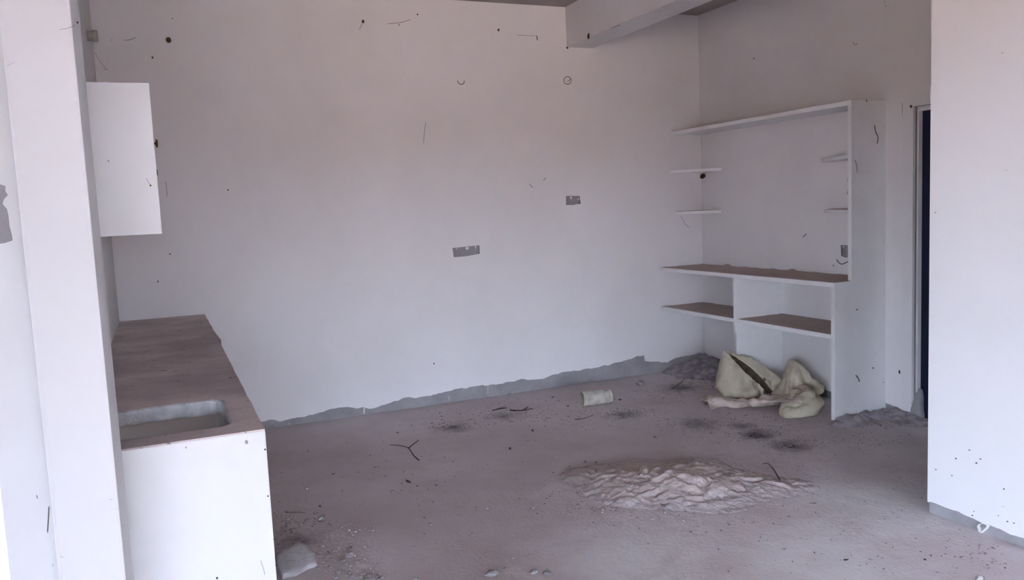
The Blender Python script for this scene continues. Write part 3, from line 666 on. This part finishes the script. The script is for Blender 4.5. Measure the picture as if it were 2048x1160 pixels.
# ================================================================== SACK
A0 = ong(1480, 803); VD = Vector((A0.x, A0.y, 0)).normalized()
def SP(u, v, c):
    d = ray(u, v); dist = Vector((A0.x, A0.y, 0)).dot(VD)-c; t = dist/d.dot(VD); p = EYE+d*t
    return Vector((p.x, p.y, max(p.z, .006)))
FOLDS = []
for q in range(7):
    d_ = Vector((random.gauss(0, 1), random.gauss(0, 1), random.gauss(0, 1))).normalized(); FOLDS.append((d_, (3.2, 4.5, 6, 8, 11, 15, 22)[q], (1.4, 1.4, 1.3, 1.2, 1.1, .75, .45)[q]))
def sheet(rows, n=7, amp=.010, seed=0., fr=11.):
    """Catmull-Rom patch through control rows, crumpled by creases; returns verts, faces"""
    R = [spline(r, n) for r in rows]; cols = len(R[0])
    Cc = [spline([R[i][j] for i in range(len(R))], n) for j in range(cols)]; nr = len(Cc[0]); vv = []
    for i in range(nr):
        for j in range(cols):
            p = Cc[j][i]; a = Cc[min(j+1, cols-1)][i]-Cc[max(j-1, 0)][i]; b = Cc[j][min(i+1, nr-1)]-Cc[j][max(i-1, 0)]
            nn = a.cross(b); nn = nn.normalized() if nn.length > 1e-9 else Vector((0, 0, 1))
            w_ = noise.noise_vector(p*7)*.035
            k = 0.
            for di, (dv, f_, a_) in enumerate(FOLDS):
                x_ = (p+w_*.5).dot(dv)*f_+seed+di*.37+.35*noise.noise(p*5+Vector((di, seed, 0))); k += a_*(abs(x_-math.floor(x_)-.5)*2-.5)*max(0., .5+1.2*noise.noise(p*4.5+Vector((di*3.1, 0, seed))))
            k = amp*(k+.12*noise.noise(p*30))
            q = p+nn*k; q.z = max(q.z, .003); vv.append(q)
    fs = [(i*cols+j, i*cols+j+1, (i+1)*cols+j+1, (i+1)*cols+j) for i in range(nr-1) for j in range(cols-1)]
    return vv, fs
SV = []; SF = []; SM = []
def add(vf, mi):
    k = len(SV); SV.extend(vf[0]); SF.extend([tuple(x+k for x in f) for f in vf[1]]); SM.extend([mi]*len(vf[1]) if isinstance(mi, int) else mi)
def rows_of(cols):  # columns of (u,v,c) -> rows of points
    return [[SP(*cols[c][r]) for c in range(len(cols))] for r in range(len(cols[0]))]
bot = [(1432, 777, -.12), (1445, 787, -.02), (1462, 794, .03), (1480, 799, .06), (1498, 804, .07), (1513, 803, .05), (1528, 797, .03)]
low = [(1431, 765, -.14), (1439, 775, .0), (1459, 783, .07), (1478, 789, .10), (1497, 795, .10), (1513, 797, .07), (1528, 794, .04)]
mid = [(1434, 742, -.14), (1443, 750, .0), (1460, 760, .08), (1478, 770, .10), (1497, 780, .10), (1513, 787, .07), (1528, 789, .04)]
rma = [(1447, 705, -.09), (1452, 710, -.05), (1463, 724, -.02), (1480, 742, .0), (1500, 759, .02), (1516, 771, .03), (1527, 780, .03)]
rmb = [(1448, 704, -.10), (1453, 708, -.06), (1464, 721, -.03), (1481, 739, -.01), (1501, 757, .01), (1517, 769, .02), (1528, 779, .03)]
inn = [(1450, 716, -.11), (1455, 740, -.10), (1468, 765, -.10), (1488, 780, -.08), (1506, 785, -.05), (1520, 786, -.02), (1532, 787, .02)]
rbb = [(1450, 700, -.13), (1462, 709, -.16), (1481, 721, -.16), (1503, 737, -.13), (1521, 755, -.10), (1535, 770, -.05), (1546, 784, .0)]
rbc = [(1451, 700, -.135), (1463, 708, -.17), (1482, 719, -.17), (1505, 734, -.14), (1524, 752, -.105), (1538, 768, -.05), (1548, 783, .0)]
sil = [(1453, 703, -.15), (1467, 710, -.21), (1490, 716, -.23), (1517, 723, -.23), (1540, 736, -.19), (1557, 752, -.12), (1567, 772, -.05)]
bak = [(1453, 745, -.2), (1466, 760, -.3), (1488, 770, -.33), (1514, 775, -.33), (1537, 780, -.3), (1556, 785, -.22), (1570, 790, -.1)]
_s = sheet(rows_of([bot, low, mid, rma, rmb, inn, rbb, rbc, sil, bak]), 11, .016, 1.)
add(_s, [2 if 4*11 <= i_ % 99 < 6*11 else 0 for i_ in range(len(_s[1]))])
# hump on the right
h0 = [(1546, 790, .05), (1560, 794, .10), (1578, 797, .14), (1598, 798, .16), (1618, 797, .15), (1634, 793, .12), (1646, 779, .08)]
h1 = [(1552, 778, .02), (1566, 774, .08), (1580, 770, .12), (1600, 770, .13), (1620, 778, .12), (1636, 782, .10), (1647, 777, .08)]
h2 = [(1562, 764, -.03), (1568, 748, .02), (1579, 735, .03), (1598, 738, .05), (1620, 755, .06), (1637, 767, .06), (1648, 775, .06)]
h3 = [(1564, 762, -.06), (1571, 741, -.03), (1585, 726, -.02), (1603, 735, .0), (1623, 754, .02), (1639, 767, .04), (1648, 775, .05)]
h4 = [(1565, 785, -.15), (1575, 775, -.18), (1588, 765, -.18), (1605, 770, -.15), (1625, 785, -.10), (1640, 790, -.05), (1646, 790, .02)]
add(sheet(rows_of([h0, h1, h2, h3, h4]), 12, .019, 4.), 0)
# dirty flap spread on the floor
f0 = [(1406, 797, 0), (1425, 790, 0), (1455, 792, .0), (1490, 798, .04), (1525, 792, .04), (1565, 785, .08), (1605, 784, .14)]
def FP(u, v, z): return ong(u, v, z)
fl0 = [FP(1409, 791, .012), FP(1432, 787, .03), FP(1460, 793, .05), FP(1495, 797, .07), FP(1530, 790, .09), FP(1570, 786, .10), FP(1606, 786, .12)]
fl1 = [FP(1400, 798, .02), FP(1430, 797, .045), FP(1464, 800, .05), FP(1498, 804, .06), FP(1535, 800, .085), FP(1575, 797, .10), FP(1608, 796, .12)]
fl2 = [FP(1412, 805, .008), FP(1436, 805, .03), FP(1470, 807, .035), FP(1502, 808, .045), FP(1540, 806, .065), FP(1578, 804, .09), FP(1606, 804, .11)]
fl3 = [FP(1422, 817, .004), FP(1446, 813, .004), FP(1470, 816, .004), FP(1508, 812, .004), FP(1545, 814, .004), FP(1575, 812, .01), FP(1600, 812, .02)]
add(sheet([[c[i] for c in (fl0, fl1, fl2, fl3)] for i in range(7)], 12, .016, 8., 14.), 1)
# gathered neck and knot
def knot():
    path = [SP(1592, 786, .14), SP(1606, 796, .20), SP(1611, 812, .27), SP(1600, 824, .33), SP(1583, 829, .37), SP(1570, 829, .39), SP(1562, 830, .40)]
    rad = [.045, .085, .105, .095, .075, .068, .03]
    pts = spline(path, 6); n = len(pts); k = 40; vv = []; fs = []
    for i, p in enumerate(pts):
        t = (pts[min(i+1, n-1)]-pts[max(i-1, 0)]).normalized(); s = t.cross(Vector((0, 0, 1))).normalized(); q = s.cross(t)
        f = i/6; a = int(min(f, 5)); r = rad[a]+(rad[min(a+1, 6)]-rad[a])*(f-a)
        if i >= n-3: r *= (.95, .75, .25)[i-(n-3)]
        for j in range(k):
            an = j*2*math.pi/k+.25*math.sin(i*.35)
            fold = .84+.36*abs(math.sin(an*2.5+i*.05+.5*noise.noise(p*8)))+.16*abs(math.sin(an*5.5-i*.12))+.11*noise.noise(p*16+Vector((math.cos(an), math.sin(an), 0))*2.)
            v = p+(s*math.cos(an)+q*math.sin(an))*r*fold*.92; v.z = max(v.z, .003); vv.append(v)
    for i in range(n-1):
        for j in range(k): fs.append((i*k+j, i*k+(j+1) % k, (i+1)*k+(j+1) % k, (i+1)*k+j))
    fs += [tuple(range(k))[::-1], tuple((n-1)*k+j for j in range(k))]
    return vv, fs
add(knot(), 0)
for v_ in SV:
    if v_.y > 4.96: v_.x = min(v_.x, 4.01)       # clear of the divider
    v_.x = min(v_.x, XR-.02)
me = mesh('sack', SV, SF); me.materials.append(sack_m); me.materials.append(sack_d); me.materials.append(sack_i)
for p_, mi in zip(me.polygons, SM): p_.material_index = mi
sk_o = link('sack', me, None, None, True)
md = sk_o.modifiers.new('thickness', 'SOLIDIFY'); md.thickness = .0025; md.offset = -1
tag(sk_o, 'crumpled empty cream plastic sack slumped under the shelves', 'sack')
